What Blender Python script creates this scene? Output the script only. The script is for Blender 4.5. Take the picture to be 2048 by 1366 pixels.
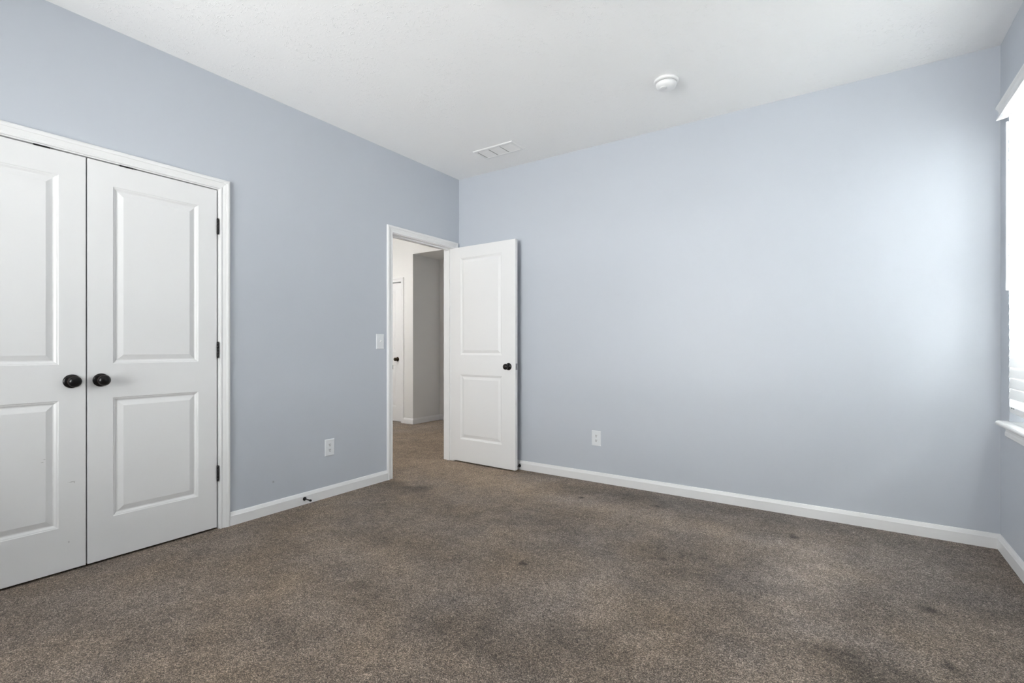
import bpy, bmesh, math, random
from mathutils import Vector, Matrix

# ------------------------------------------------------------------ clear
for o in list(bpy.data.objects):
    bpy.data.objects.remove(o, do_unlink=True)
SC = bpy.context.scene
COL = SC.collection

# ------------------------------------------------------------------ camera
W, H = 3.830, 2.735            # room width (x) and height
YR = -4.70                     # rear wall, behind the camera
WT = 0.12                      # wall thickness
cam_d = bpy.data.cameras.new('camera')
cam_d.sensor_width = 36.0
cam_d.lens = 981.0 / 2048.0 * 36.0
cam_d.shift_y = 11.5 / 2048.0
cam_d.clip_start = 0.02
cam = bpy.data.objects.new('camera', cam_d)
cam.location = (3.125, -3.692, 1.0952)
cam.rotation_euler = (math.radians(90), 0, math.radians(34.0765))
COL.objects.link(cam)
SC.camera = cam

# ------------------------------------------------------------------ view, world, daylight
SC.view_settings.view_transform = 'Standard'
SC.view_settings.look = 'None'
SC.view_settings.exposure = -0.09
SC.view_settings.gamma = 1.0
SC.view_settings.use_curve_mapping = False
SC.cycles.use_denoising = True
SC.cycles.denoising_prefilter = 'NONE'
SC.cycles.max_bounces = 12
SC.cycles.diffuse_bounces = 7
SC.cycles.sample_clamp_indirect = 40.0

world = bpy.data.worlds.new('sky')
SC.world = world
world.use_nodes = True
bg = world.node_tree.nodes['Background']
bg.inputs[0].default_value = (0.80, 0.90, 1.0, 1)
bg.inputs[1].default_value = 1.2

def daylight(name, loc, rot, sx, sy, power, color, spread=180):
    d = bpy.data.lights.new(name, 'AREA')
    d.shape = 'RECTANGLE'
    d.size, d.size_y = sx, sy
    d.energy = power
    d.color = color
    d.spread = math.radians(spread)
    o = bpy.data.objects.new(name, d)
    o.location = loc
    o.rotation_euler = rot
    COL.objects.link(o)
    return o

# window openings: (lo, hi, z0, z1)
WR = (-1.97, -0.170, 0.713, 2.335)     # right wall, along y
WB = (0.50, 2.35, 0.713, 2.300)       # rear wall, along x
LAMP_E, HALL_E = 4.0, 256.0
DAY = (1.0, 0.965, 0.960)
xw = (WB[0]+WB[1])/2
# rear window: high sky, bright horizon, and two added upward fill lights that brighten the ceiling
daylight('daylight_sky', (xw, YR-2.5, 3.2), (math.radians(66), 0, 0), 5.0, 2.5, 310.0, DAY)
daylight('daylight_horizon', (xw, YR-6.0, 1.6), (math.radians(90), 0, 0), 8.0, 2.0, 1190.0, DAY)
daylight('ceiling_fill_near', (xw, YR-3.2, -0.30), (math.radians(180), 0, 0), 7.0, 5.0, 1030.0, DAY)
daylight('ceiling_fill_far', (xw, YR-5.0, -0.40), (math.radians(130), 0, 0), 8.0, 3.0, 960.0, DAY)
# right window: sky above the neighbouring roofs, behind the blind
daylight('daylight_right', (W+0.45, (WR[0]+WR[1])/2, 1.86), (math.radians(90), 0, math.radians(90)),
         2.1, 1.35, 610.0, (1.0, 0.985, 0.98))

# ------------------------------------------------------------------ materials
def new_mat(name, color, rough=0.5, metallic=0.0, spec=0.5):
    m = bpy.data.materials.new(name)
    m.use_nodes = True
    b = m.node_tree.nodes['Principled BSDF']
    b.inputs['Base Color'].default_value = (*color, 1)
    b.inputs['Roughness'].default_value = rough
    b.inputs['Metallic'].default_value = metallic
    b.inputs['Specular IOR Level'].default_value = spec
    return m

def N(nt, t, **kw):
    n = nt.nodes.new(t)
    for k, v in kw.items():
        setattr(n, k, v)
    return n

def math_n(nt, op, a, b=None, c=None, clamp=False):
    n = N(nt, 'ShaderNodeMath', operation=op, use_clamp=clamp)
    for i, v in enumerate((a, b, c)):
        if v is None:
            continue
        if isinstance(v, (int, float)):
            n.inputs[i].default_value = v
        else:
            nt.links.new(v, n.inputs[i])
    return n.outputs[0]

def noise(nt, vec, scale, detail=2.0, rough=0.5, dist=0.0):
    n = N(nt, 'ShaderNodeTexNoise')
    n.inputs['Scale'].default_value = scale
    n.inputs['Detail'].default_value = detail
    n.inputs['Roughness'].default_value = rough
    n.inputs['Distortion'].default_value = dist
    nt.links.new(vec, n.inputs['Vector'])
    return n.outputs[0]

def obj_coords(nt):
    return N(nt, 'ShaderNodeTexCoord').outputs['Object']

def bump(nt, height, strength, distance, mat_bsdf):
    b = N(nt, 'ShaderNodeBump')
    b.inputs['Strength'].default_value = strength
    b.inputs['Distance'].default_value = distance
    nt.links.new(height, b.inputs['Height'])
    nt.links.new(b.outputs[0], mat_bsdf.inputs['Normal'])

def spots(nt, vec, items):
    """sum of soft elliptical marks: (centre, radii, strength)"""
    total = None
    for c, r, s in items:
        sub = N(nt, 'ShaderNodeVectorMath', operation='SUBTRACT')
        nt.links.new(vec, sub.inputs[0])
        sub.inputs[1].default_value = c
        mul = N(nt, 'ShaderNodeVectorMath', operation='MULTIPLY')
        nt.links.new(sub.outputs[0], mul.inputs[0])
        mul.inputs[1].default_value = tuple(0.0 if q is None else 1.0/q for q in r)
        dot = N(nt, 'ShaderNodeVectorMath', operation='DOT_PRODUCT')
        nt.links.new(mul.outputs[0], dot.inputs[0])
        nt.links.new(mul.outputs[0], dot.inputs[1])
        e = math_n(nt, 'EXPONENT', math_n(nt, 'MULTIPLY', dot.outputs['Value'], -1.0))
        total = math_n(nt, 'MULTIPLY_ADD', e, s, total if total is not None else 0.0)
    return total

def paint(name, color, rough, peel=0.0, marks=None, spec=0.5, peel_scale=140.0):
    m = new_mat(name, color, rough, spec=spec)
    nt = m.node_tree
    b = nt.nodes['Principled BSDF']
    v = obj_coords(nt)
    if peel:
        h = noise(nt, v, peel_scale, 3.0, 0.55)
        bump(nt, h, peel, 0.002, b)
    if marks:
        s = spots(nt, v, marks)
        s = math_n(nt, 'MINIMUM', s, 1.0)
        mx = N(nt, 'ShaderNodeMix', data_type='RGBA')
        nt.links.new(s, mx.inputs[0])
        mx.inputs[6].default_value = (*color, 1)
        mx.inputs[7].default_value = (0.10, 0.09, 0.08, 1)
        nt.links.new(mx.outputs[2], b.inputs['Base Color'])
    return m

WALLC = (0.518, 0.550, 0.600)
M_wall = paint('blue_grey_wall_paint', WALLC, 0.42, 0.10, spec=0.35)
M_wall_left = paint('blue_grey_wall_paint_marked', WALLC, 0.42, 0.10,
                    [((0, -1.89, 0.205), (None, 0.006, 0.006), 0.5)], spec=0.35)
M_hall = paint('warm_white_hall_paint', (0.74, 0.735, 0.72), 0.5, 0.10, spec=0.3)
M_hall_grey = paint('greige_hall_paint', (0.62, 0.62, 0.60), 0.5, 0.10, spec=0.3)
M_trim = paint('white_trim_paint', (0.80, 0.80, 0.80), 0.34, 0.0, spec=0.45)
M_door = paint('white_door_paint', (0.785, 0.785, 0.785), 0.36, 0.05, spec=0.45, peel_scale=420.0)
M_plastic = new_mat('white_plastic', (0.84, 0.84, 0.84), 0.3)
M_plate = new_mat('white_cover_plate_plastic', (0.74, 0.76, 0.78), 0.3)
M_black = new_mat('oil_rubbed_bronze', (0.005, 0.004, 0.0045), 0.28, 0.0, 0.35)
M_bronze_edge = new_mat('worn_bronze_rim', (0.045, 0.026, 0.018), 0.4, 0.6)
M_blackpl = new_mat('black_rubber', (0.010, 0.010, 0.010), 0.5)
M_dark = new_mat('dark_slot', (0.03, 0.03, 0.03), 0.7)
M_steel = new_mat('brushed_steel', (0.35, 0.35, 0.36), 0.35, 1.0)
M_dark_duct = new_mat('shadowed_duct', (0.25, 0.25, 0.25), 0.8)
M_duct = new_mat('white_duct_metal', (0.7, 0.7, 0.7), 0.6)
M_hinge_brass = new_mat('dark_hall_knob_metal', (0.03, 0.018, 0.008), 0.3, 0.8)

# ceiling: white hand-stippled plaster with short raised ridges
M_ceil = new_mat('textured_white_ceiling', (0.93, 0.93, 0.928), 0.8, spec=0.2)
nt = M_ceil.node_tree
v = obj_coords(nt)
def strokes(scale, width, off, cut):
    """short curved raised strokes: thin contour lines of a noise field, cut into pieces"""
    sh = N(nt, 'ShaderNodeVectorMath', operation='ADD'); nt.links.new(v, sh.inputs[0]); sh.inputs[1].default_value = (off, off*1.7, 0)
    n = noise(nt, sh.outputs[0], scale, 2.0, 0.6, 0.6)
    line = math_n(nt, 'SUBTRACT', 1.0, math_n(nt, 'DIVIDE', math_n(nt, 'ABSOLUTE', math_n(nt, 'SUBTRACT', n, 0.5)), width), clamp=True)
    m1 = math_n(nt, 'MULTIPLY', math_n(nt, 'SUBTRACT', noise(nt, sh.outputs[0], cut, 1.0), 0.50), 8.0, clamp=True)
    return math_n(nt, 'MULTIPLY', line, m1)
hgt = math_n(nt, 'ADD', strokes(21.0, 0.020, 3.0, 30.0), strokes(27.0, 0.022, 11.0, 34.0))
patch = math_n(nt, 'MULTIPLY', math_n(nt, 'SUBTRACT', noise(nt, v, 5.0, 2.0), 0.36), 4.0, clamp=True)
hgt = math_n(nt, 'ADD', math_n(nt, 'MULTIPLY', hgt, patch), math_n(nt, 'MULTIPLY', noise(nt, v, 70.0, 3.0), 0.25))
bump(nt, hgt, 0.42, 0.005, nt.nodes['Principled BSDF'])

# carpet
M_carpet = new_mat('taupe_cut_pile_carpet', (0.16, 0.13, 0.11), 0.95, spec=0.1)
nt = M_carpet.node_tree
b = nt.nodes['Principled BSDF']
v = obj_coords(nt)
def wobble(scale, amp):
    w = N(nt, 'ShaderNodeTexNoise'); w.inputs['Scale'].default_value = scale
    w.inputs['Detail'].default_value = 4.0
    nt.links.new(v, w.inputs['Vector'])
    a = N(nt, 'ShaderNodeVectorMath', operation='MULTIPLY_ADD')
    nt.links.new(w.outputs['Color'], a.inputs[0]); a.inputs[1].default_value = (amp, amp, 0.0)
    q = N(nt, 'ShaderNodeVectorMath', operation='SUBTRACT')
    nt.links.new(v, q.inputs[0]); q.inputs[1].default_value = (amp/2, amp/2, 0.0)
    nt.links.new(q.outputs[0], a.inputs[2])
    return a.outputs[0]
DENTS = [     # furniture dents and small stains
    ((1.784, -1.607, 0), (0.015, 0.015, None), -1.1),
    ((1.764, -1.590, 0), (0.010, 0.030, None), -0.50),
    ((1.541, -0.447, 0), (0.022, 0.020, None), -0.80),
    ((1.38, -0.36, 0), (0.040, 0.016, None), -0.30),
    ((2.892, -0.441, 0), (0.020, 0.020, None), -0.90),
    ((2.870, -0.410, 0), (0.012, 0.040, None), -0.40),
    ((2.06, -0.34, 0), (0.040, 0.024, None), -0.45),
    ((3.427, -1.024, 0), (0.030, 0.026, None), -0.60),
    ((3.427, -1.457, 0), (0.026, 0.026, None), -0.60),
    ((1.807, -2.605, 0), (0.012, 0.016, None), 1.30),
    ((1.790, -2.590, 0), (0.012, 0.012, None), -0.60),
    ((0.402, -2.255, 0), (0.006, 0.006, None), -0.90),
    ((2.35, -1.15, 0), (0.030, 0.020, None), -0.35),
]
PATCHES = [   # brushed, worn or soiled pile; shading of its lean painted into the tone
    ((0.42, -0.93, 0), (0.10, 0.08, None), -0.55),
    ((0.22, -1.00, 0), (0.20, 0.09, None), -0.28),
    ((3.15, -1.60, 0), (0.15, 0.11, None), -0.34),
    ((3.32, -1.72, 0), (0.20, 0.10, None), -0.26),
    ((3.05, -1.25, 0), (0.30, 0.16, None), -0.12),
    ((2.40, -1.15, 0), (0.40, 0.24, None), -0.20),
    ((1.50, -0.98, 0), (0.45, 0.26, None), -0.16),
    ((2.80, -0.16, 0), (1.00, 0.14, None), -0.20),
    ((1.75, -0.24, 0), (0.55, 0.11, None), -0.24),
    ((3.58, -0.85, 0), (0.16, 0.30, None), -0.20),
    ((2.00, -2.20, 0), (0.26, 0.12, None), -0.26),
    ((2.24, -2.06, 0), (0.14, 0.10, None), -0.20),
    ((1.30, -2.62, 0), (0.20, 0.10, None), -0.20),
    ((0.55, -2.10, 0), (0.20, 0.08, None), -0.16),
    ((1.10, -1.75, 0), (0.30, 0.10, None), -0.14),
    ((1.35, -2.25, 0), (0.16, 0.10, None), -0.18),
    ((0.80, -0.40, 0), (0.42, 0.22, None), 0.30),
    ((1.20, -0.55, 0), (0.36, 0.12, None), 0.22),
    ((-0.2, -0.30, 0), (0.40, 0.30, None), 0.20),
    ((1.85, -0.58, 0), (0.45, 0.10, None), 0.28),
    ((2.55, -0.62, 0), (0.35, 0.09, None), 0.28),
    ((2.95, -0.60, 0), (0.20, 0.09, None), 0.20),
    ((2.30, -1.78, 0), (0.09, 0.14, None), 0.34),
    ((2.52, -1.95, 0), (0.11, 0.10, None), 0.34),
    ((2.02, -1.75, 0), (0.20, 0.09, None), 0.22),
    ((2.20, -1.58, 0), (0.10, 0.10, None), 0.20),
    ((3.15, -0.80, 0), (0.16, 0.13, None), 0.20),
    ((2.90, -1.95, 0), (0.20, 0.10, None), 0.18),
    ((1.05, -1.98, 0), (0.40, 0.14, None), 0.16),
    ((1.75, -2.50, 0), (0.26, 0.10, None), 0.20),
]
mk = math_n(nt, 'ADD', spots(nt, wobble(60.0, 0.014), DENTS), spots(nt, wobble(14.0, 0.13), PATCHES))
big = math_n(nt, 'MULTIPLY', math_n(nt, 'SUBTRACT', noise(nt, v, 2.6, 5.0, 0.62), 0.5), 0.80)
med = math_n(nt, 'MULTIPLY', math_n(nt, 'SUBTRACT', noise(nt, v, 9.0, 3.0, 0.60), 0.5), 0.75)
mid = math_n(nt, 'MULTIPLY', math_n(nt, 'SUBTRACT', noise(nt, v, 32.0, 3.0, 0.60), 0.5), 0.70)
tuft = noise(nt, v, 190.0, 3.0, 0.80)
fine = math_n(nt, 'MULTIPLY', math_n(nt, 'SUBTRACT', tuft, 0.5), 1.5)
def yarn(scale, amp):
    q = N(nt, 'ShaderNodeTexVoronoi'); q.inputs['Scale'].default_value = scale
    nt.links.new(v, q.inputs['Vector'])
    sp = N(nt, 'ShaderNodeSeparateColor'); nt.links.new(q.outputs['Color'], sp.inputs[0])
    return math_n(nt, 'MULTIPLY', math_n(nt, 'SUBTRACT', sp.outputs[0], 0.5), amp)
speck = math_n(nt, 'ADD', math_n(nt, 'ADD', yarn(330.0, 1.55), yarn(520.0, 1.00)), yarn(150.0, 0.42))
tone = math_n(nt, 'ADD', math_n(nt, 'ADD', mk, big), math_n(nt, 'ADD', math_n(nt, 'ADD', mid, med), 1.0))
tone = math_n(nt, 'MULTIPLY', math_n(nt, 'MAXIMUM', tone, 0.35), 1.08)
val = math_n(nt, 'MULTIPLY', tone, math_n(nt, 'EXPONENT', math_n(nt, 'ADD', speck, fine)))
val = math_n(nt, 'MINIMUM', math_n(nt, 'MAXIMUM', val, 0.10), 4.0)
# yarn hue wanders between grey and tan strands; warm hall light is painted in as tan towards the doorway
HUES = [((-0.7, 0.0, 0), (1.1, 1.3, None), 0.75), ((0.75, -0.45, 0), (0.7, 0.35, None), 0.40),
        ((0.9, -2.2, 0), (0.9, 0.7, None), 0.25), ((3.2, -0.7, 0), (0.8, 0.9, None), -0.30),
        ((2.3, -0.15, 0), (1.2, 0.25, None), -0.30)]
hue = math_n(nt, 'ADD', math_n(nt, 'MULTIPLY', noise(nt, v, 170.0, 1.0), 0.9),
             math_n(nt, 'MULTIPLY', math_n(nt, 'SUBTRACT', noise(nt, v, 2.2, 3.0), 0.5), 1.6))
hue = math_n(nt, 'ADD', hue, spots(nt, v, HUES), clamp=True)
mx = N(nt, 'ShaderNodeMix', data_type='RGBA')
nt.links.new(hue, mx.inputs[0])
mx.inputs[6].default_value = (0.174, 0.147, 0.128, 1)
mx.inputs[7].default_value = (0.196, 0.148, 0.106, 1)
sc_ = N(nt, 'ShaderNodeVectorMath', operation='SCALE')
nt.links.new(mx.outputs[2], sc_.inputs[0]); nt.links.new(val, sc_.inputs['Scale'])
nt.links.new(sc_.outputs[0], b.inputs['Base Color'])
bump(nt, tuft, 0.8, 0.006, b)
b.inputs['Sheen Weight'].default_value = 0.08
b.inputs['Sheen Roughness'].default_value = 0.6

# blind slats: white faux wood that lets some daylight glow through
M_slat = bpy.data.materials.new('white_slat')
M_slat.use_nodes = True
nt = M_slat.node_tree
out = nt.nodes['Material Output']
b = nt.nodes['Principled BSDF']
b.inputs['Base Color'].default_value = (0.88, 0.88, 0.88, 1)
b.inputs['Roughness'].default_value = 0.4
tr = N(nt, 'ShaderNodeBsdfTranslucent'); tr.inputs[0].default_value = (0.9, 0.91, 0.92, 1)
ms = N(nt, 'ShaderNodeMixShader'); ms.inputs[0].default_value = 0.20
nt.links.new(b.outputs[0], ms.inputs[1]); nt.links.new(tr.outputs[0], ms.inputs[2])
nt.links.new(ms.outputs[0], out.inputs[0])

M_glass = bpy.data.materials.new('window_glass')
M_glass.use_nodes = True
nt = M_glass.node_tree
out = nt.nodes['Material Output']
tp = N(nt, 'ShaderNodeBsdfTransparent'); tp.inputs[0].default_value = (0.95, 0.97, 0.96, 1)
gl = N(nt, 'ShaderNodeBsdfGlossy'); gl.inputs['Roughness'].default_value = 0.02
fr = N(nt, 'ShaderNodeFresnel'); fr.inputs[0].default_value = 1.3
ms = N(nt, 'ShaderNodeMixShader')
nt.links.new(fr.outputs[0], ms.inputs[0]); nt.links.new(tp.outputs[0], ms.inputs[1]); nt.links.new(gl.outputs[0], ms.inputs[2])
nt.links.new(ms.outputs[0], out.inputs[0])

def lamp_mat(name, color, strength):
    m = bpy.data.materials.new(name)
    m.use_nodes = True
    b = m.node_tree.nodes['Principled BSDF']
    b.inputs['Base Color'].default_value = (0.9, 0.9, 0.88, 1)
    b.inputs['Emission Color'].default_value = (*color, 1)
    b.inputs['Emission Strength'].default_value = strength
    return m
M_lamp = lamp_mat('lit_opal_glass', (1.0, 0.96, 0.93), LAMP_E)
M_lamp_hall = lamp_mat('lit_opal_glass_hall', (1.0, 0.985, 0.965), HALL_E)

# ------------------------------------------------------------------ mesh helpers
class MB:
    def __init__(self):
        self.v, self.f, self.s = [], [], []
    def face(self, pts, smooth=False):
        i = len(self.v)
        self.v += [tuple(p) for p in pts]
        self.f.append(tuple(range(i, i+len(pts)))); self.s.append(smooth)
    def box(self, a, b):
        x0, x1 = sorted((a[0], b[0])); y0, y1 = sorted((a[1], b[1])); z0, z1 = sorted((a[2], b[2]))
        p = [(x0,y0,z0),(x1,y0,z0),(x1,y1,z0),(x0,y1,z0),(x0,y0,z1),(x1,y0,z1),(x1,y1,z1),(x0,y1,z1)]
        i = len(self.v); self.v += p
        for q in ((0,3,2,1),(4,5,6,7),(0,1,5,4),(1,2,6,5),(2,3,7,6),(3,0,4,7)):
            self.f.append(tuple(i+k for k in q)); self.s.append(False)
    def prism(self, poly, fn, t0, t1, smooth=False):
        """poly of (a,b) swept from t0 to t1; fn(a,b,t)->point"""
        n = len(poly); i = len(self.v)
        self.v += [fn(a, b, t0) for a, b in poly] + [fn(a, b, t1) for a, b in poly]
        for k in range(n):
            k2 = (k+1) % n
            self.f.append((i+k, i+k2, i+n+k2, i+n+k)); self.s.append(smooth)
        self.f.append(tuple(i+k for k in reversed(range(n)))); self.s.append(False)
        self.f.append(tuple(i+n+k for k in range(n))); self.s.append(False)
    def lathe(self, prof, origin, axis, seg=32, smooth=True, squash=(1, 1)):
        """prof of (radius, height along axis)"""
        axis = Vector(axis).normalized()
        ref = Vector((0, 0, 1)) if abs(axis.z) < 0.9 else Vector((1, 0, 0))
        e1 = axis.cross(ref).normalized(); e2 = axis.cross(e1).normalized()
        o = Vector(origin); i = len(self.v); n = len(prof)
        for r, h in prof:
            for k in range(seg):
                t = 2*math.pi*k/seg
                self.v.append(tuple(o + axis*h + e1*(r*squash[0]*math.cos(t)) + e2*(r*squash[1]*math.sin(t))))
        for j in range(n-1):
            for k in range(seg):
                k2 = (k+1) % seg
                self.f.append((i+j*seg+k, i+j*seg+k2, i+(j+1)*seg+k2, i+(j+1)*seg+k)); self.s.append(smooth)
        if prof[0][0] > 1e-6:
            self.f.append(tuple(i+k for k in reversed(range(seg)))); self.s.append(False)
        if prof[-1][0] > 1e-6:
            self.f.append(tuple(i+(n-1)*seg+k for k in range(seg))); self.s.append(False)
    def build(self, name, mat, parent=None, loc=(0,0,0), rotz=0.0, bevel=0.0, weld=True):
        me = bpy.data.meshes.new(name)
        me.from_pydata(self.v, [], self.f)
        me.polygons.foreach_set('use_smooth', self.s)
        bm = bmesh.new(); bm.from_mesh(me)
        if weld:
            bmesh.ops.remove_doubles(bm, verts=bm.verts, dist=1e-5)
        bmesh.ops.recalc_face_normals(bm, faces=bm.faces)
        bm.to_mesh(me); bm.free()
        me.materials.append(mat)
        o = bpy.data.objects.new(name, me)
        COL.objects.link(o)
        o.location = loc; o.rotation_euler = (0, 0, rotz)
        if parent is not None:
            o.parent = parent
        if bevel:
            md = o.modifiers.new('edge', 'BEVEL'); md.width = bevel; md.segments = 2
            md.limit_method = 'ANGLE'
        return o

def tag(o, label, cat, group=None, kind=None):
    o['label'] = label; o['category'] = cat
    if group: o['group'] = group
    if kind: o['kind'] = kind
    return o

def structure(o, label, cat):
    return tag(o, label, cat, kind='structure')

def empty(name, loc, rotz=0.0):
    o = bpy.data.objects.new(name, None)
    o.empty_display_size = 0.05
    COL.objects.link(o); o.location = loc; o.rotation_euler = (0, 0, rotz)
    return o

def copy_tree(o, parent=None):
    c = o.copy(); COL.objects.link(c)
    if parent is not None:
        c.parent = parent
    for ch in list(o.children):
        copy_tree(ch, c)
    return c

def wall(name, mat, fn, u0, u1, z0, z1, t0, t1, holes=()):
    """slab in (u, t, z) with rectangular holes; fn(u,t,z)->point"""
    us = sorted({u0, u1, *[h[0] for h in holes], *[h[1] for h in holes]})
    zs = sorted({z0, z1, *[h[2] for h in holes], *[h[3] for h in holes]})
    m = MB()
    def solid(i, j):
        if i < 0 or j < 0 or i >= len(us)-1 or j >= len(zs)-1:
            return False
        cu, cz = (us[i]+us[i+1])/2, (zs[j]+zs[j+1])/2
        return not any(h[0] < cu < h[1] and h[2] < cz < h[3] for h in holes)
    for i in range(len(us)-1):
        for j in range(len(zs)-1):
            if not solid(i, j):
                continue
            a, b2, c, d = us[i], us[i+1], zs[j], zs[j+1]
            for t in (t0, t1):
                m.face([fn(a, t, c), fn(b2, t, c), fn(b2, t, d), fn(a, t, d)])
            if not solid(i-1, j): m.face([fn(a, t0, c), fn(a, t1, c), fn(a, t1, d), fn(a, t0, d)])
            if not solid(i+1, j): m.face([fn(b2, t0, c), fn(b2, t1, c), fn(b2, t1, d), fn(b2, t0, d)])
            if not solid(i, j-1): m.face([fn(a, t0, c), fn(b2, t0, c), fn(b2, t1, c), fn(a, t1, c)])
            if not solid(i, j+1): m.face([fn(a, t0, d), fn(b2, t0, d), fn(b2, t1, d), fn(a, t1, d)])
    return m.build(name, mat)

FX = lambda u, t, z: (t, u, z)      # wall running along y
FY = lambda u, t, z: (u, t, z)      # wall running along x

# ------------------------------------------------------------------ room shell
CL = (-3.471, -2.233, -0.05, 2.046)      # closet rough opening (y0,y1,z0,z1) inside the jambs
EN = (-0.855, -0.087, -0.05, 2.046)      # entry opening
HX, HY = -1.95, 1.297                    # outside corner in the hall
HYF = 1.85                               # far hall wall
HXW, HYS = -3.6, -2.0
JT = 0.018                               # jamb thickness
g = lambda h: (h[0]-JT, h[1]+JT, h[2], h[3]+JT)

m = MB(); m.box((HXW-0.2, YR-0.2, -0.12), (W+0.2, HYF+0.3, 0.0))
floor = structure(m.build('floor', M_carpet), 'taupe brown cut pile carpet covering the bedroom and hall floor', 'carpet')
m = MB(); m.box((-WT, YR-WT, H), (W+0.15, WT, H+0.1))
ceiling = structure(m.build('ceiling', M_ceil), 'white ceiling with hand stippled plaster texture over the bedroom', 'ceiling')

structure(wall('wall_left', M_wall_left, FX, YR-WT, HYF+WT, -0.05, H+0.05, -WT, 0.0, [g(CL), g(EN)]),
          'blue grey left wall holding the closet and the open doorway', 'wall')
structure(wall('wall_back', M_wall, FY, 0.0, W+0.15, -0.05, H+0.05, 0.0, WT),
          'plain blue grey wall at the back, right of the open door', 'wall')
structure(wall('wall_right', M_wall, FX, YR-WT, WT, -0.05, H+0.05, W, W+0.15, [WR]),
          'blue grey right wall at the edge of the view around the window', 'wall')
structure(wall('wall_rear', M_wall, FY, 0.0, W+0.15, -0.05, H+0.05, YR-WT, YR, [WB]),
          'blue grey rear wall behind the viewer with a window', 'wall')
# closet interior
m = MB()
m.box((-0.78, -3.62, -0.05), (-0.72, -2.08, 2.5)); m.box((-0.72, -3.62, -0.05), (-WT, -3.56, 2.5))
m.box((-0.72, -2.14, -0.05), (-WT, -2.08, 2.5)); m.box((-0.72, -3.56, 2.44), (-WT, -2.14, 2.5))
structure(m.build('wall_closet', M_hall_grey), 'inner walls of the closet behind the double doors', 'wall')

# hall
HD = (-2.955, -2.193, -0.05, 2.040)      # hall door opening along x
hole_hall = (HX, -WT, -0.05, 2.42)
structure(wall('wall_hall_end', M_hall, FY, HXW, -WT, -0.05, H, HY, HY+WT, [g(HD), hole_hall]),
          'warm white hall wall seen through the doorway, with a door and a passage', 'wall')
m = MB(); m.box((HX-WT, HY+WT, -0.05), (HX, HYF, 2.42))
structure(m.build('wall_hall_side', M_hall), 'shaded grey side wall of the hall passage', 'wall')
m = MB(); m.box((HX-WT, HYF, -0.05), (-WT, HYF+WT, 2.6))
structure(m.build('wall_hall_far', M_hall), 'narrow strip of far hall wall beside the open door', 'wall')
m = MB(); m.box((HXW-WT, HYS-WT, -0.05), (HXW, HY+WT, H)); m.box((HXW, HYS-WT, -0.05), (-WT, HYS, H))
structure(m.build('wall_hall_near', M_hall), 'hall walls out of sight behind the bedroom wall', 'wall')
m = MB(); m.box((HXW-WT, HYS-WT, H), (-WT, HY+WT, H+0.1)); m.box((HX-WT, HY+WT, 2.42), (-WT, HYF+WT, 2.5))
structure(m.build('ceiling_hall', M_hall), 'hall ceiling with a lower part over the passage', 'ceiling')

# ------------------------------------------------------------------ door casings, jambs
CAS = [(0,0),(0,.0090),(.003,.0105),(.009,.0105),(.011,.0085),(.014,.0085),(.030,.0125),(.035,.0130),
       (.037,.0160),(.045,.0175),(.050,.0170),(.054,.0150),(.057,.0120),(.057,0)]
def casing(name, label, fn, op, reveal=0.006, prof=CAS, legs=(True, True)):
    """mitred casing round an opening (u0,u1,_,z1); fn(u,t,z)"""
    m = MB()
    a, b2, top = op[0]-reveal, op[1]+reveal, op[3]+reveal
    n = len(prof)
    def ring(corner):
        r = []
        for s, t in prof:
            if corner == 0: r.append(fn(a-s, t, 0.0))
            if corner == 1: r.append(fn(a-s, t, top+s))
            if corner == 2: r.append(fn(b2+s, t, top+s))
            if corner == 3: r.append(fn(b2+s, t, 0.0))
        return r
    rings = [ring(k) for k in range(4)]
    for k in range(3):
        for j in range(n-1):
            m.face([rings[k][j], rings[k][j+1], rings[k+1][j+1], rings[k+1][j]])
    m.face(rings[0]); m.face(rings[3])
    o = m.build(name, M_trim)
    return structure(o, label, 'door casing')

def jamb(parent, fn, op, t0, t1, stop):
    m = MB()
    u0, u1, z1 = op[0], op[1], op[3]
    def bx(a, b2): m.box(fn(*a), fn(*b2))
    bx((u0-JT, t0, 0), (u0, t1, z1+JT)); bx((u1, t0, 0), (u1+JT, t1, z1+JT)); bx((u0, t0, z1), (u1, t1, z1+JT))
    if stop:
        s0, s1 = stop
        bx((u0, s0, 0), (u0+.011, s1, z1)); bx((u1-.011, s0, 0), (u1, s1, z1)); bx((u0+.011, s0, z1-.011), (u1-.011, s1, z1))
    return m.build('jamb', M_trim, parent, weld=False)

LW = lambda u, t, z: (t, u, z)            # on the left wall, t into the room
HW = lambda u, t, z: (u, HY-t, z)         # on the hall end wall, t toward the viewer
trim_closet = casing('trim_1', 'white moulded casing around the double closet doors', LW, CL)
jamb(trim_closet, LW, CL, -WT, 0.0, (-0.075, -0.045))
trim_entry = casing('trim_2', 'white moulded casing around the open bedroom doorway', LW, EN)
jamb(trim_entry, LW, EN, -WT, 0.0, (-0.075, -0.038))
m = MB(); m.box((-0.036, EN[0], .90), (-0.004, EN[0]+.002, .957)); m.box((-0.004, EN[0]-.001, .912), (0.004, EN[0]+.003, .945))
m.build('strike_plate', M_black, trim_entry)
trim_hall = casing('trim_3', 'white casing around the hall door seen through the doorway', HW, HD)
jamb(trim_hall, HW, HD, -WT, 0.0, (-0.10, -0.055))

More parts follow.
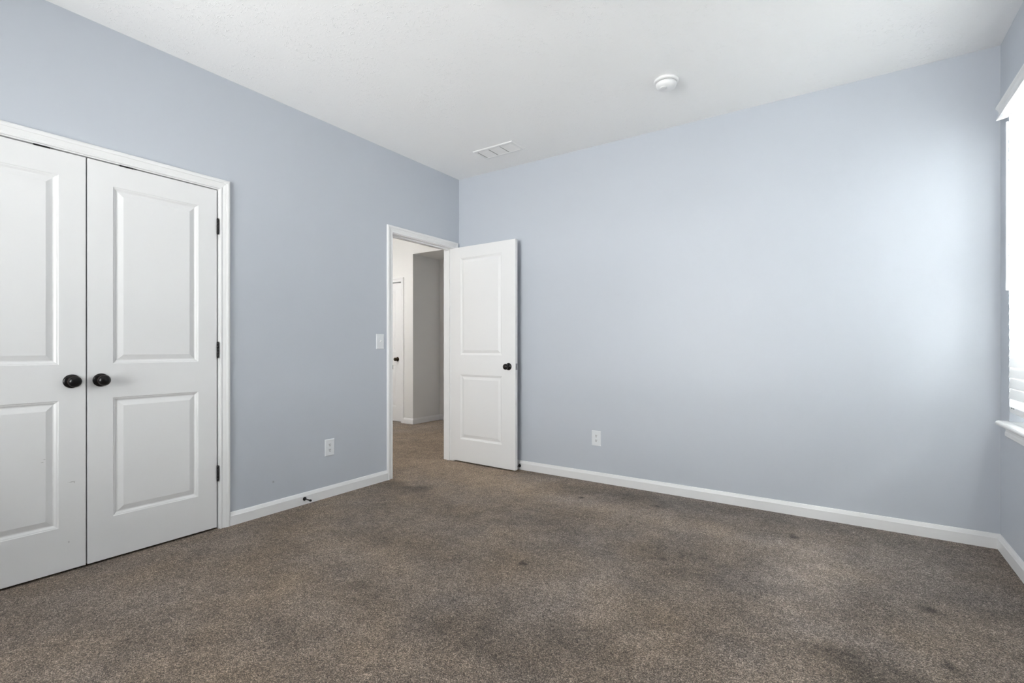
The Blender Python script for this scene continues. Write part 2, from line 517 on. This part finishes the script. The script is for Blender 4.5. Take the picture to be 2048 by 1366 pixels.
# ------------------------------------------------------------------ baseboards
BBP = [(0,0),(.0145,0),(.0145,.058),(.0125,.062),(.0085,.074),(.006,.079),(0,.081)]
def baseboard(name, label, fn, u0, u1):
    m = MB()
    m.prism(BBP, lambda a, b2, t: fn(t, a, b2), u0, u1)
    return structure(m.build(name, M_trim), label, 'baseboard')
baseboard('baseboard_left', 'white baseboard on left wall between closet and doorway', LW, CL[1]+.063, EN[0]-.063)
baseboard('baseboard_left_near', 'white baseboard on left wall near the rear corner', LW, YR, CL[0]-.063)
baseboard('baseboard_back', 'long white baseboard along the back wall', lambda u, t, z: (u, -t, z), 0.0, W)
baseboard('baseboard_right', 'white baseboard under the window on the right wall', lambda u, t, z: (W-t, u, z), YR, -.0145)
baseboard('baseboard_rear', 'white baseboard along the rear wall', lambda u, t, z: (u, YR+t, z), .0145, W-.0145)
baseboard('baseboard_hall_end', 'short white baseboard beside the hall door', HW, HD[1]+.063, HX+.0145)
baseboard('baseboard_hall_side', 'white baseboard on the shaded hall side wall', lambda u, t, z: (HX+t, u, z), HY, HYF)
baseboard('baseboard_hall_far', 'white baseboard on the far hall wall', lambda u, t, z: (u, HYF-t, z), HX+.0145, -WT)

# ------------------------------------------------------------------ panel doors
RINGS = [(0,0),(.0025,.0022),(.0050,.0028),(.0075,.0034),(.0160,.0092),(.0205,.0094),(.0440,.0022),(.0455,.0018)]
def panel_door(name, w, h, panels, th, mat):
    """leaf with local x 0..w, z 0..h, front face y=0 (facing -y), back at y=th"""
    m = MB()
    for side in (0, 1):
        yy = (lambda d: d) if side == 0 else (lambda d: th-d)
        us = [0, panels[0][0], panels[0][1], w]
        zs = sorted({0, h, *[p[2] for p in panels], *[p[3] for p in panels]})
        for i in range(3):
            for j in range(len(zs)-1):
                cu, cz = (us[i]+us[i+1])/2, (zs[j]+zs[j+1])/2
                hit = [p for p in panels if p[0] < cu < p[1] and p[2] < cz < p[3]]
                if not hit:
                    m.face([(us[i],yy(0),zs[j]),(us[i+1],yy(0),zs[j]),(us[i+1],yy(0),zs[j+1]),(us[i],yy(0),zs[j+1])])
        for a, b2, c, d in panels:
            prev = None
            for ins, dep in RINGS:
                r = [(a+ins,yy(dep),c+ins),(b2-ins,yy(dep),c+ins),(b2-ins,yy(dep),d-ins),(a+ins,yy(dep),d-ins)]
                if prev:
                    for k in range(4):
                        m.face([prev[k], prev[(k+1)%4], r[(k+1)%4], r[k]])
                prev = r
            m.face(prev)
    zs = sorted({0, h, *[p[2] for p in panels], *[p[3] for p in panels]})
    us = [0, panels[0][0], panels[0][1], w]
    for j in range(len(zs)-1):
        for x in (0, w):
            m.face([(x,0,zs[j]),(x,th,zs[j]),(x,th,zs[j+1]),(x,0,zs[j+1])])
    for i in range(3):
        for z in (0, h):
            m.face([(us[i],0,z),(us[i+1],0,z),(us[i+1],th,z),(us[i],th,z)])
    o = m.build(name, mat)
    md = o.modifiers.new('edge', 'BEVEL'); md.width = .0018; md.segments = 2; md.limit_method = 'ANGLE'; md.angle_limit = math.radians(60)
    return o

def egg_knob(parent, x, z):
    """dummy closet knob: round rose, stem and egg shaped ball pointing to local -y"""
    m = MB()
    m.lathe([(.0335,0),(.0335,.004),(.031,.0075),(.024,.010),(.013,.012),(.0105,.016),(.0105,.026),(.0145,.030)], (x,0,z), (0,-1,0), 40)
    k = m.build('door_knob', M_black, parent)
    m = MB()
    m.lathe([(.0145,.030),(.0215,.034),(.0262,.041),(.0272,.047)], (x,0,z), (0,-1,0), 40)
    m.lathe([(.0265,.049),(.0255,.054),(.0215,.060),(.0145,.0645),(.006,.0668),(.0,.067)], (x,0,z), (0,-1,0), 40)
    m.build('knob_ball', M_black, k)
    m = MB()
    m.lathe([(.0272,.0468),(.0276,.048),(.0267,.0492)], (x,0,z), (0,-1,0), 40)
    r = m.build('knob_rim', M_bronze_edge, k); r['label'] = 'worn brown rim line'
    return k

def ball_knob(parent, x, z, d=-1, mat=None, lock=True):
    mat = mat or M_black
    m = MB()
    m.lathe([(.0325,0),(.0325,.003),(.030,.007),(.020,.0095),(.012,.012),(.0115,.030),(.014,.032)], (x,(0 if d < 0 else .035),z), (0,d,0), 32)
    k = m.build('door_knob', mat, parent)
    m = MB()
    m.lathe([(.014,.032),(.021,.035),(.0255,.041),(.0265,.047),(.0250,.054),(.020,.059),(.012,.0615),(.0075,.062),(.0,.062)], (x,(0 if d < 0 else .035),z), (0,d,0), 32)
    m.build('knob_ball', mat, k)
    if lock:
        m = MB(); m.lathe([(.006,.062),(.006,.064),(.0,.0642)], (x,(0 if d < 0 else .035),z), (0,d,0), 16)
        m.build('lock_button', M_bronze_edge, k)
    return k

def hinge(parent, x, z0, z1, y=-0.006):
    m = MB()
    zc = (z0+z1)/2
    prof = [(.0,z0-.004),(.0035,z0-.003),(.005,z0)]
    n = 5; L = (z1-z0)/n
    for i in range(n):
        a = z0+i*L
        prof += [(.0062, a+.0008), (.0062, a+L-.0008), (.0056, a+L-.0004), (.0056, a+L+.0004)]
    prof += [(.005,z1),(.0035,z1+.003),(.0,z1+.004)]
    m.lathe(prof, (x, y, 0), (0,0,1), 16)
    m.box((x-.0012, y, z0), (x+.0012, .030, z1))
    return m.build('hinge', M_black, parent)

PW = [(.103, .507, .211, .824), (.103, .507, .999, 1.913)]
LZ = 0.012
LEAF_H = 2.028
# closet doors, local x runs along world +y
scuff = paint('white_door_paint_scuffed', (0.785, 0.785, 0.785), 0.36, 0.05,
    [((.4500,0,.540),(.0045,None,.0013),.55), ((.4570,0,.553),(.0035,None,.0018),.40),
     ((.5560,0,.4250),(.010,None,.0011),.8), ((.5650,0,.4215),(.0011,None,.004),.8),
     ((.545,0,.135),(.0018,None,.0035),.75)], spec=0.45, peel_scale=420.0)
d1 = panel_door('door_1', .610, LEAF_H, PW, .035, scuff)
d1.location = (-.001, -3.4675, LZ); d1.rotation_euler = (0,0,math.radians(90))
structure(d1, 'left white two panel closet door with scuff marks, black knob at its right edge', 'door')
egg_knob(d1, .555, .917)
d2 = panel_door('door_2', .610, LEAF_H, PW, .035, M_door)
d2.location = (-.001, -2.8515, LZ); d2.rotation_euler = (0,0,math.radians(90))
structure(d2, 'right white two panel closet door with black knob at left and three black hinges', 'door')
egg_knob(d2, .053, .917)
for z0, z1 in ((.279,.370),(1.022,1.113),(1.765,1.856)):
    hinge(d1, -.0022, z0, z1); hinge(d2, .6122, z0, z1)
for dd, xa, xb in ((d1, .418, .476), (d2, .132, .190)):
    m = MB(); m.box((xa, -.0035, LEAF_H-.0015), (xb, .030, LEAF_H+.0055))
    m.build('ball_catch', M_black, dd, bevel=.001)

# open bedroom door, parallel to the back wall
d3 = panel_door('door_3', .758, 2.036, [(.116,.612,.211,.824),(.116,.612,1.010,1.930)], .035, M_door)
d3.location = (-.019, -.092, .012); d3.rotation_euler = (0,0,math.radians(-1.6))
structure(d3, 'open white two panel bedroom door standing near the back wall', 'door')
k3 = ball_knob(d3, .686, .912)
ball_knob(d3, .686, .912, d=1, lock=False)
m = MB(); m.box((.758, .006, .884), (.7595, .029, .940)); lp = m.build('latch_plate', M_steel, d3)
m = MB(); m.prism([(.011,.903),(.025,.903),(.025,.921),(.011,.921)], lambda a, b2, t: (t, a, b2), .7595, .770)
m.build('latch_bolt', M_steel, lp, bevel=.001)
for z0, z1 in ((.279,.370),(1.022,1.113),(1.765,1.856)):
    m = MB()
    m.lathe([(.0,z0-.004),(.004,z0-.002),(.006,z0),(.006,z1),(.004,z1+.002),(.0,z1+.004)], (.0015, .041, 0), (0,0,1), 14)
    m.box((-.0015, .004, z0), (.0005, .040, z1))
    m.build('hinge', M_black, d3)

# hall door
d4 = panel_door('door_4', .756, 2.020, [(.116,.640,.211,.824),(.116,.640,1.010,1.910)], .035, M_door)
d4.location = (HD[0]+.003, HY+.014, .014)
structure(d4, 'closed white hall door with a small dark knob, seen through the doorway', 'door')
ball_knob(d4, .672, .906, mat=M_hinge_brass)
m = MB(); m.box((.754, -.003, .885), (.7615, .022, .925)); m.build('latch_plate', M_black, d4)

# ------------------------------------------------------------------ windows
def window(name, label, fn, op, depth):
    """fn(u,t,z): t out of the room from the wall face"""
    u0, u1, z0, z1 = op
    root = empty(name, fn((u0+u1)/2, 0, z0))
    structure(root, label, 'window')
    inv = Vector(root.location)
    def L(u, t, z):
        return tuple(Vector(fn(u, t, z)) - inv)
    m = MB(); fw = .045; a, b2 = depth-.05, depth-.005
    zm = (z0+z1)/2
    for (p, q) in (((u0,a,z0),(u0+fw,b2,z1)), ((u1-fw,a,z0),(u1,b2,z1)), ((u0+fw,a,z0),(u1-fw,b2,z0+fw)),
                   ((u0+fw,a,z1-fw),(u1-fw,b2,z1)), ((u0+fw,a,zm-.02),(u1-fw,b2,zm+.02))):
        m.box(L(*p), L(*q))
    m.build('window_frame', M_trim, root)
    for za, zb in ((z0+fw, zm-.02), (zm+.02, z1-fw)):
        m = MB(); m.box(L(u0+fw, depth-.030, za), L(u1-fw, depth-.026, zb)); m.build('pane', M_glass, root)
    # stool with bullnose and horns, apron below
    m = MB()
    nose = [(.09,0),(-.036,0),(-.043,-.003),(-.047,-.008),(-.048,-.0125),(-.047,-.017),(-.043,-.022),(-.036,-.025),(0,-.025)]
    body = [(.0,0),(-.036,0),(-.043,-.003),(-.047,-.008),(-.048,-.0125),(-.047,-.017),(-.043,-.022),(-.036,-.025),(0,-.025)]
    m.prism(body, lambda a, z, t: L(t, a, z0+z), u0-.030, u1+.030)
    m.box(L(u0+.001, 0, z0-.018), L(u1-.001, depth-.05, z0+.0005))
    m.build('window_sill', M_trim, root)
    m = MB()
    m.prism([(0,-.025),(-.011,-.025),(-.013,-.030),(-.013,-.050),(-.016,-.058),(-.016,-.074),(-.010,-.079),(0,-.079)],
            lambda a, z, t: L(t, a, z0+z), u0-.005, u1+.005)
    m.build('window_apron', M_trim, root)
    return root
window('window_1', 'white window behind closed blinds on the right wall', lambda u, t, z: (W+t, u, z), WR, .15)
window('window_2', 'white window in the rear wall behind the viewer', lambda u, t, z: (u, YR-t, z), WB, .12)

# blind on window_1
bl = empty('window_blind', (W, (WR[0]+WR[1])/2, WR[3]))
tag(bl, 'white slatted blind with moulded valance and tilt wand covering the right window', 'blind')
by, bz = bl.location.y, bl.location.z
def BLc(x, y, z): return (x, y-by, z-bz)     # x: into the wall positive
y0, y1 = WR[0]+.004, WR[1]-.004
m = MB(); m.box(BLc(.002, y0, 2.284), BLc(.050, y1, 2.333)); m.build('headrail', M_plastic, bl)
# crown shaped valance with end returns
VP = [(0,2.285),(-.030,2.280),(-.046,2.278),(-.043,2.290),(-.036,2.305),(-.035,2.318),(-.040,2.330),(-.047,2.338),(-.048,2.346),(-.040,2.352),(0,2.354)]
m = MB(); m.prism([(a, z) for a, z in VP], lambda a, z, t: BLc(a, t, z), WR[0]-.03, WR[1]+.022)
m.build('valance', M_trim, bl)
m = MB()
n = 32; pitch = .0535; zt = 2.283
tilt = math.radians(82)
for i in range(n):
    zc = zt - i*pitch - .030
    if zc < .822: break
    pr = []
    for s in range(7):
        q = (s/6-.5)
        pr.append((q*.0575, .0014*(1-(2*q)**2)))
    poly = pr + [(a, c-.0028) for a, c in reversed(pr)]
    def P(a, c, t, zc=zc):
        return BLc(-.002 + a*math.cos(tilt) - c*math.sin(tilt), t, zc + a*math.sin(tilt) + c*math.cos(tilt))
    m.prism(poly, P, y0+.001, y1-.0135)
m.build('slats', M_slat, bl, weld=False)
m = MB(); m.prism([(.003,.760),(.052,.760),(.054,.764),(.054,.788),(.050,.792),(.003,.792),(.001,.788),(.001,.764)],
                  lambda a, z, t: BLc(a, t, z), y0+.001, y1+.0035)
br = m.build('bottom_rail', M_plastic, bl)
for yy in (y1-.040, y1-.075):
    m = MB(); m.box(BLc(-.0010, yy-.008, .7845), BLc(.0015, yy+.008, .7885))
    m.build('cord_plug', M_dark, br)
for yy in (y1-.10, (y0+y1)/2, y0+.10):
    m = MB(); m.box(BLc(.0005, yy-.0008, .79), BLc(.0016, yy+.0008, 2.285)); m.build('ladder_cord', M_plastic, bl)
m = MB(); m.lathe([(.0,1.388),(.0055,1.389),(.0062,1.40),(.0050,1.44),(.0045,2.20),(.0050,2.255),(.0,2.258)],
                  BLc(-.0085, WR[1]-.0025, 0) , (0,0,1), 12)
w_ = m.build('tilt_wand', M_slat, bl)
m = MB(); m.lathe([(.0025,0),(.0025,.024)], BLc(-.006, WR[1]-.045, 2.277), (1,0,.2), 8)
m.build('tilt_hook', M_steel, bl)

# ------------------------------------------------------------------ wall plates
PWD, PHT = .079, .122
def plate(m_root_name, loc, rotz, label, cat, group=None):
    m = MB()
    prof = [(0,0),(0,.0025),(.004,.0058)]
    w2, h2 = PWD/2, PHT/2
    r0 = None
    for ins, d in prof:
        r = [(-w2+ins,-d,-h2+ins),(w2-ins,-d,-h2+ins),(w2-ins,-d,h2-ins),(-w2+ins,-d,h2-ins)]
        if r0:
            for k in range(4): m.face([r0[k], r0[(k+1)%4], r[(k+1)%4], r[k]])
        else:
            m.face(r)
        r0 = r
    m.face(r0)
    root = empty(m_root_name, loc, rotz)
    m.build('cover_plate', M_plate, root)
    tag(root, label, cat, group)
    return root
def screw(root, z):
    m = MB(); m.lathe([(.0032,0),(.0032,.0006),(.002,.0012),(.0,.0013)], (0,-.0058,z), (0,-1,0), 12)
    m.build('screw', M_plate, root)
def outlet(loc, rotz, label):
    root = plate('wall_outlet', loc, rotz, label, 'electrical outlet')
    for zc in (.0195, -.0195):
        m = MB()
        pts = []
        for k in range(28):
            t = 2*math.pi*k/28
            pts.append((.0172*math.cos(t), max(-.0135, min(.0135, .0172*math.sin(t)))))
        m.prism(pts, lambda a, c, t: (a, -t, zc+c), .004, .0068)
        rec = m.build('receptacle', M_plate, root)
        m = MB()
        m.box((-.0078,-.0073,zc-.0015), (-.0050,-.0060,zc+.0085)); m.box((.0050,-.0073,zc-.0005), (.0078,-.0060,zc+.0085))
        m.lathe([(.0034,0),(.0034,.0013)], (0,-.0060,zc-.0075), (0,-1,0), 12, smooth=False)
        sl = m.build('slot', M_dark, rec); sl['label'] = 'dark socket slots'
    screw(root, 0)
    return root
outlet((0, -1.4625, .361), math.radians(90), 'white outlet on the left wall between closet and doorway')
outlet((1.457, 0, .355), 0, 'white outlet low on the back wall right of the open door')
sw = plate('light_switch', (0, -.9895, 1.1415), math.radians(90), 'white toggle switch plate on the wall left of the doorway', 'light switch')
m = MB(); m.box((-.0055,-.0066,-.012), (.0055,-.0055,.012)); m.build('toggle_frame', M_plate, sw)
m = MB(); m.prism([(-.0062,-.004),(-.0062,.006),(-.017,.0105),(-.0185,.0055)], lambda a, c, t: (t, a, c), -.0045, .0045)
m.build('toggle', M_plastic, sw, bevel=.0008)
for z in (.030, -.030): screw(sw, z)

# ------------------------------------------------------------------ baseboard door stops
def door_stop(loc, rotz, label, length):
    root = empty('door_stop', loc, rotz)
    tag(root, label, 'door stop')
    m = MB(); m.lathe([(.0135,0),(.0135,.002),(.011,.006),(.006,.008)], (0,0,0), (0,-1,0), 20); m.build('base', M_black, root)
    m = MB(); m.lathe([(.0045,.006),(.0042,length-.014)], (0,0,0), (0,-1,0), 14); m.build('rod', M_black, root)
    m = MB(); m.lathe([(.006,length-.016),(.0075,length-.012),(.0075,length-.002),(.006,length),(0,length)], (0,0,0), (0,-1,0), 16)
    m.build('rubber_tip', M_blackpl, root)
door_stop((.0145, -1.672, .040), math.radians(90), 'black rod door stop on left baseboard near the closet', .075)
door_stop((.722, -.0145, .036), 0, 'black door stop behind the free edge of the open door', .052)

# ------------------------------------------------------------------ ceiling fittings
sd = empty('smoke_detector', (2.221, -.665, H))
tag(sd, 'round white smoke detector on the ceiling', 'smoke detector')
m = MB(); m.lathe([(.073,0),(.073,-.008),(.070,-.014),(.062,-.017),(.0,-.017)], (0,0,0), (0,0,1), 48); m.build('base', M_plastic, sd)
m = MB(); m.lathe([(.0565,-.0165),(.0565,-.021)], (0,0,0), (0,0,1), 48); gp = m.build('vent_gap', M_dark_duct, sd)
m = MB(); m.lathe([(.061,-.021),(.0605,-.030),(.056,-.042),(.046,-.049),(.028,-.052),(.0,-.0525)], (0,0,0), (0,0,1), 48); cv = m.build('cover', M_plastic, sd)
m = MB(); m.lathe([(.020,-.050),(.020,-.0555),(.018,-.0572),(.0,-.0572)], (-.012,-.022,0), (0,0,1), 28); m.build('test_button', M_plastic, cv)

vx0, vx1, vy0, vy1 = .546, .944, -.471, -.275
vc = ((vx0+vx1)/2, (vy0+vy1)/2)
vt = empty('ceiling_vent', (vc[0], vc[1], H))
tag(vt, 'white rectangular louvred air vent on the ceiling near the corner', 'ceiling vent')
hw, hh = (vx1-vx0)/2, (vy1-vy0)/2
m = MB(); fwid = .030
prof = [(0,0),(0,-.0025),(.006,-.0075),(fwid-.004,-.0085),(fwid,-.006),(fwid,0)]
r0 = None
for ins, d in prof:
    r = [(-hw+ins,-hh+ins,d),(hw-ins,-hh+ins,d),(hw-ins,hh-ins,d),(-hw+ins,hh-ins,d)]
    if r0:
        for k in range(4): m.face([r0[k], r0[(k+1)%4], r[(k+1)%4], r[k]])
    r0 = r
m.build('frame', M_plastic, vt)
m = MB(); m.box((-hw+fwid,-hh+fwid,-.0006), (hw-fwid,hh-fwid,-.0001)); m.build('duct_backing', M_duct, vt)
sx = (2*hw-2*fwid)/3
for i in range(3):
    a = -hw+fwid+i*sx
    m = MB()
    nb = 15
    for k in range(nb):
        yy = -hh+fwid + (k+.5)*(2*hh-2*fwid)/nb
        m.prism([(yy+.0042,-.0055),(yy+.0036,-.0062),(yy-.0040,-.0030),(yy-.0034,-.0024)], lambda q, z, t: (t, q, z), a+.005, a+sx-.001)
    m.build('louvers', M_plastic, vt, weld=False)
    m = MB(); m.box((a+.0005,-hh+fwid+.002,-.0070), (a+.0045,hh-fwid-.002,-.0030)); m.build('painted_gap', M_dark_duct, vt)  # dark strip painted in for the shaded gap beside each louver section

def flush_lamp(name, loc, label, mat, r):
    root = empty(name, loc)
    tag(root, label, 'ceiling lamp')
    m = MB(); m.lathe([(r*.98,0),(r,-.012),(r*.96,-.026),(r*.90,-.026)], (0,0,0), (0,0,1), 40); m.build('base', M_plastic, root)
    m = MB(); m.lathe([(r*.90,-.024),(r*.88,-.045),(r*.75,-.072),(r*.5,-.088),(r*.2,-.094),(0,-.095)], (0,0,0), (0,0,1), 40)
    m.build('diffuser', mat, root)
flush_lamp('ceiling_lamp', (1.90, -2.10, H), 'round flush ceiling lamp in the middle of the bedroom, above the view', M_lamp, .17)
flush_lamp('ceiling_lamp', (-2.30, -.35, H), 'round flush ceiling lamp in the hall, hidden behind the left wall', M_lamp_hall, .15)
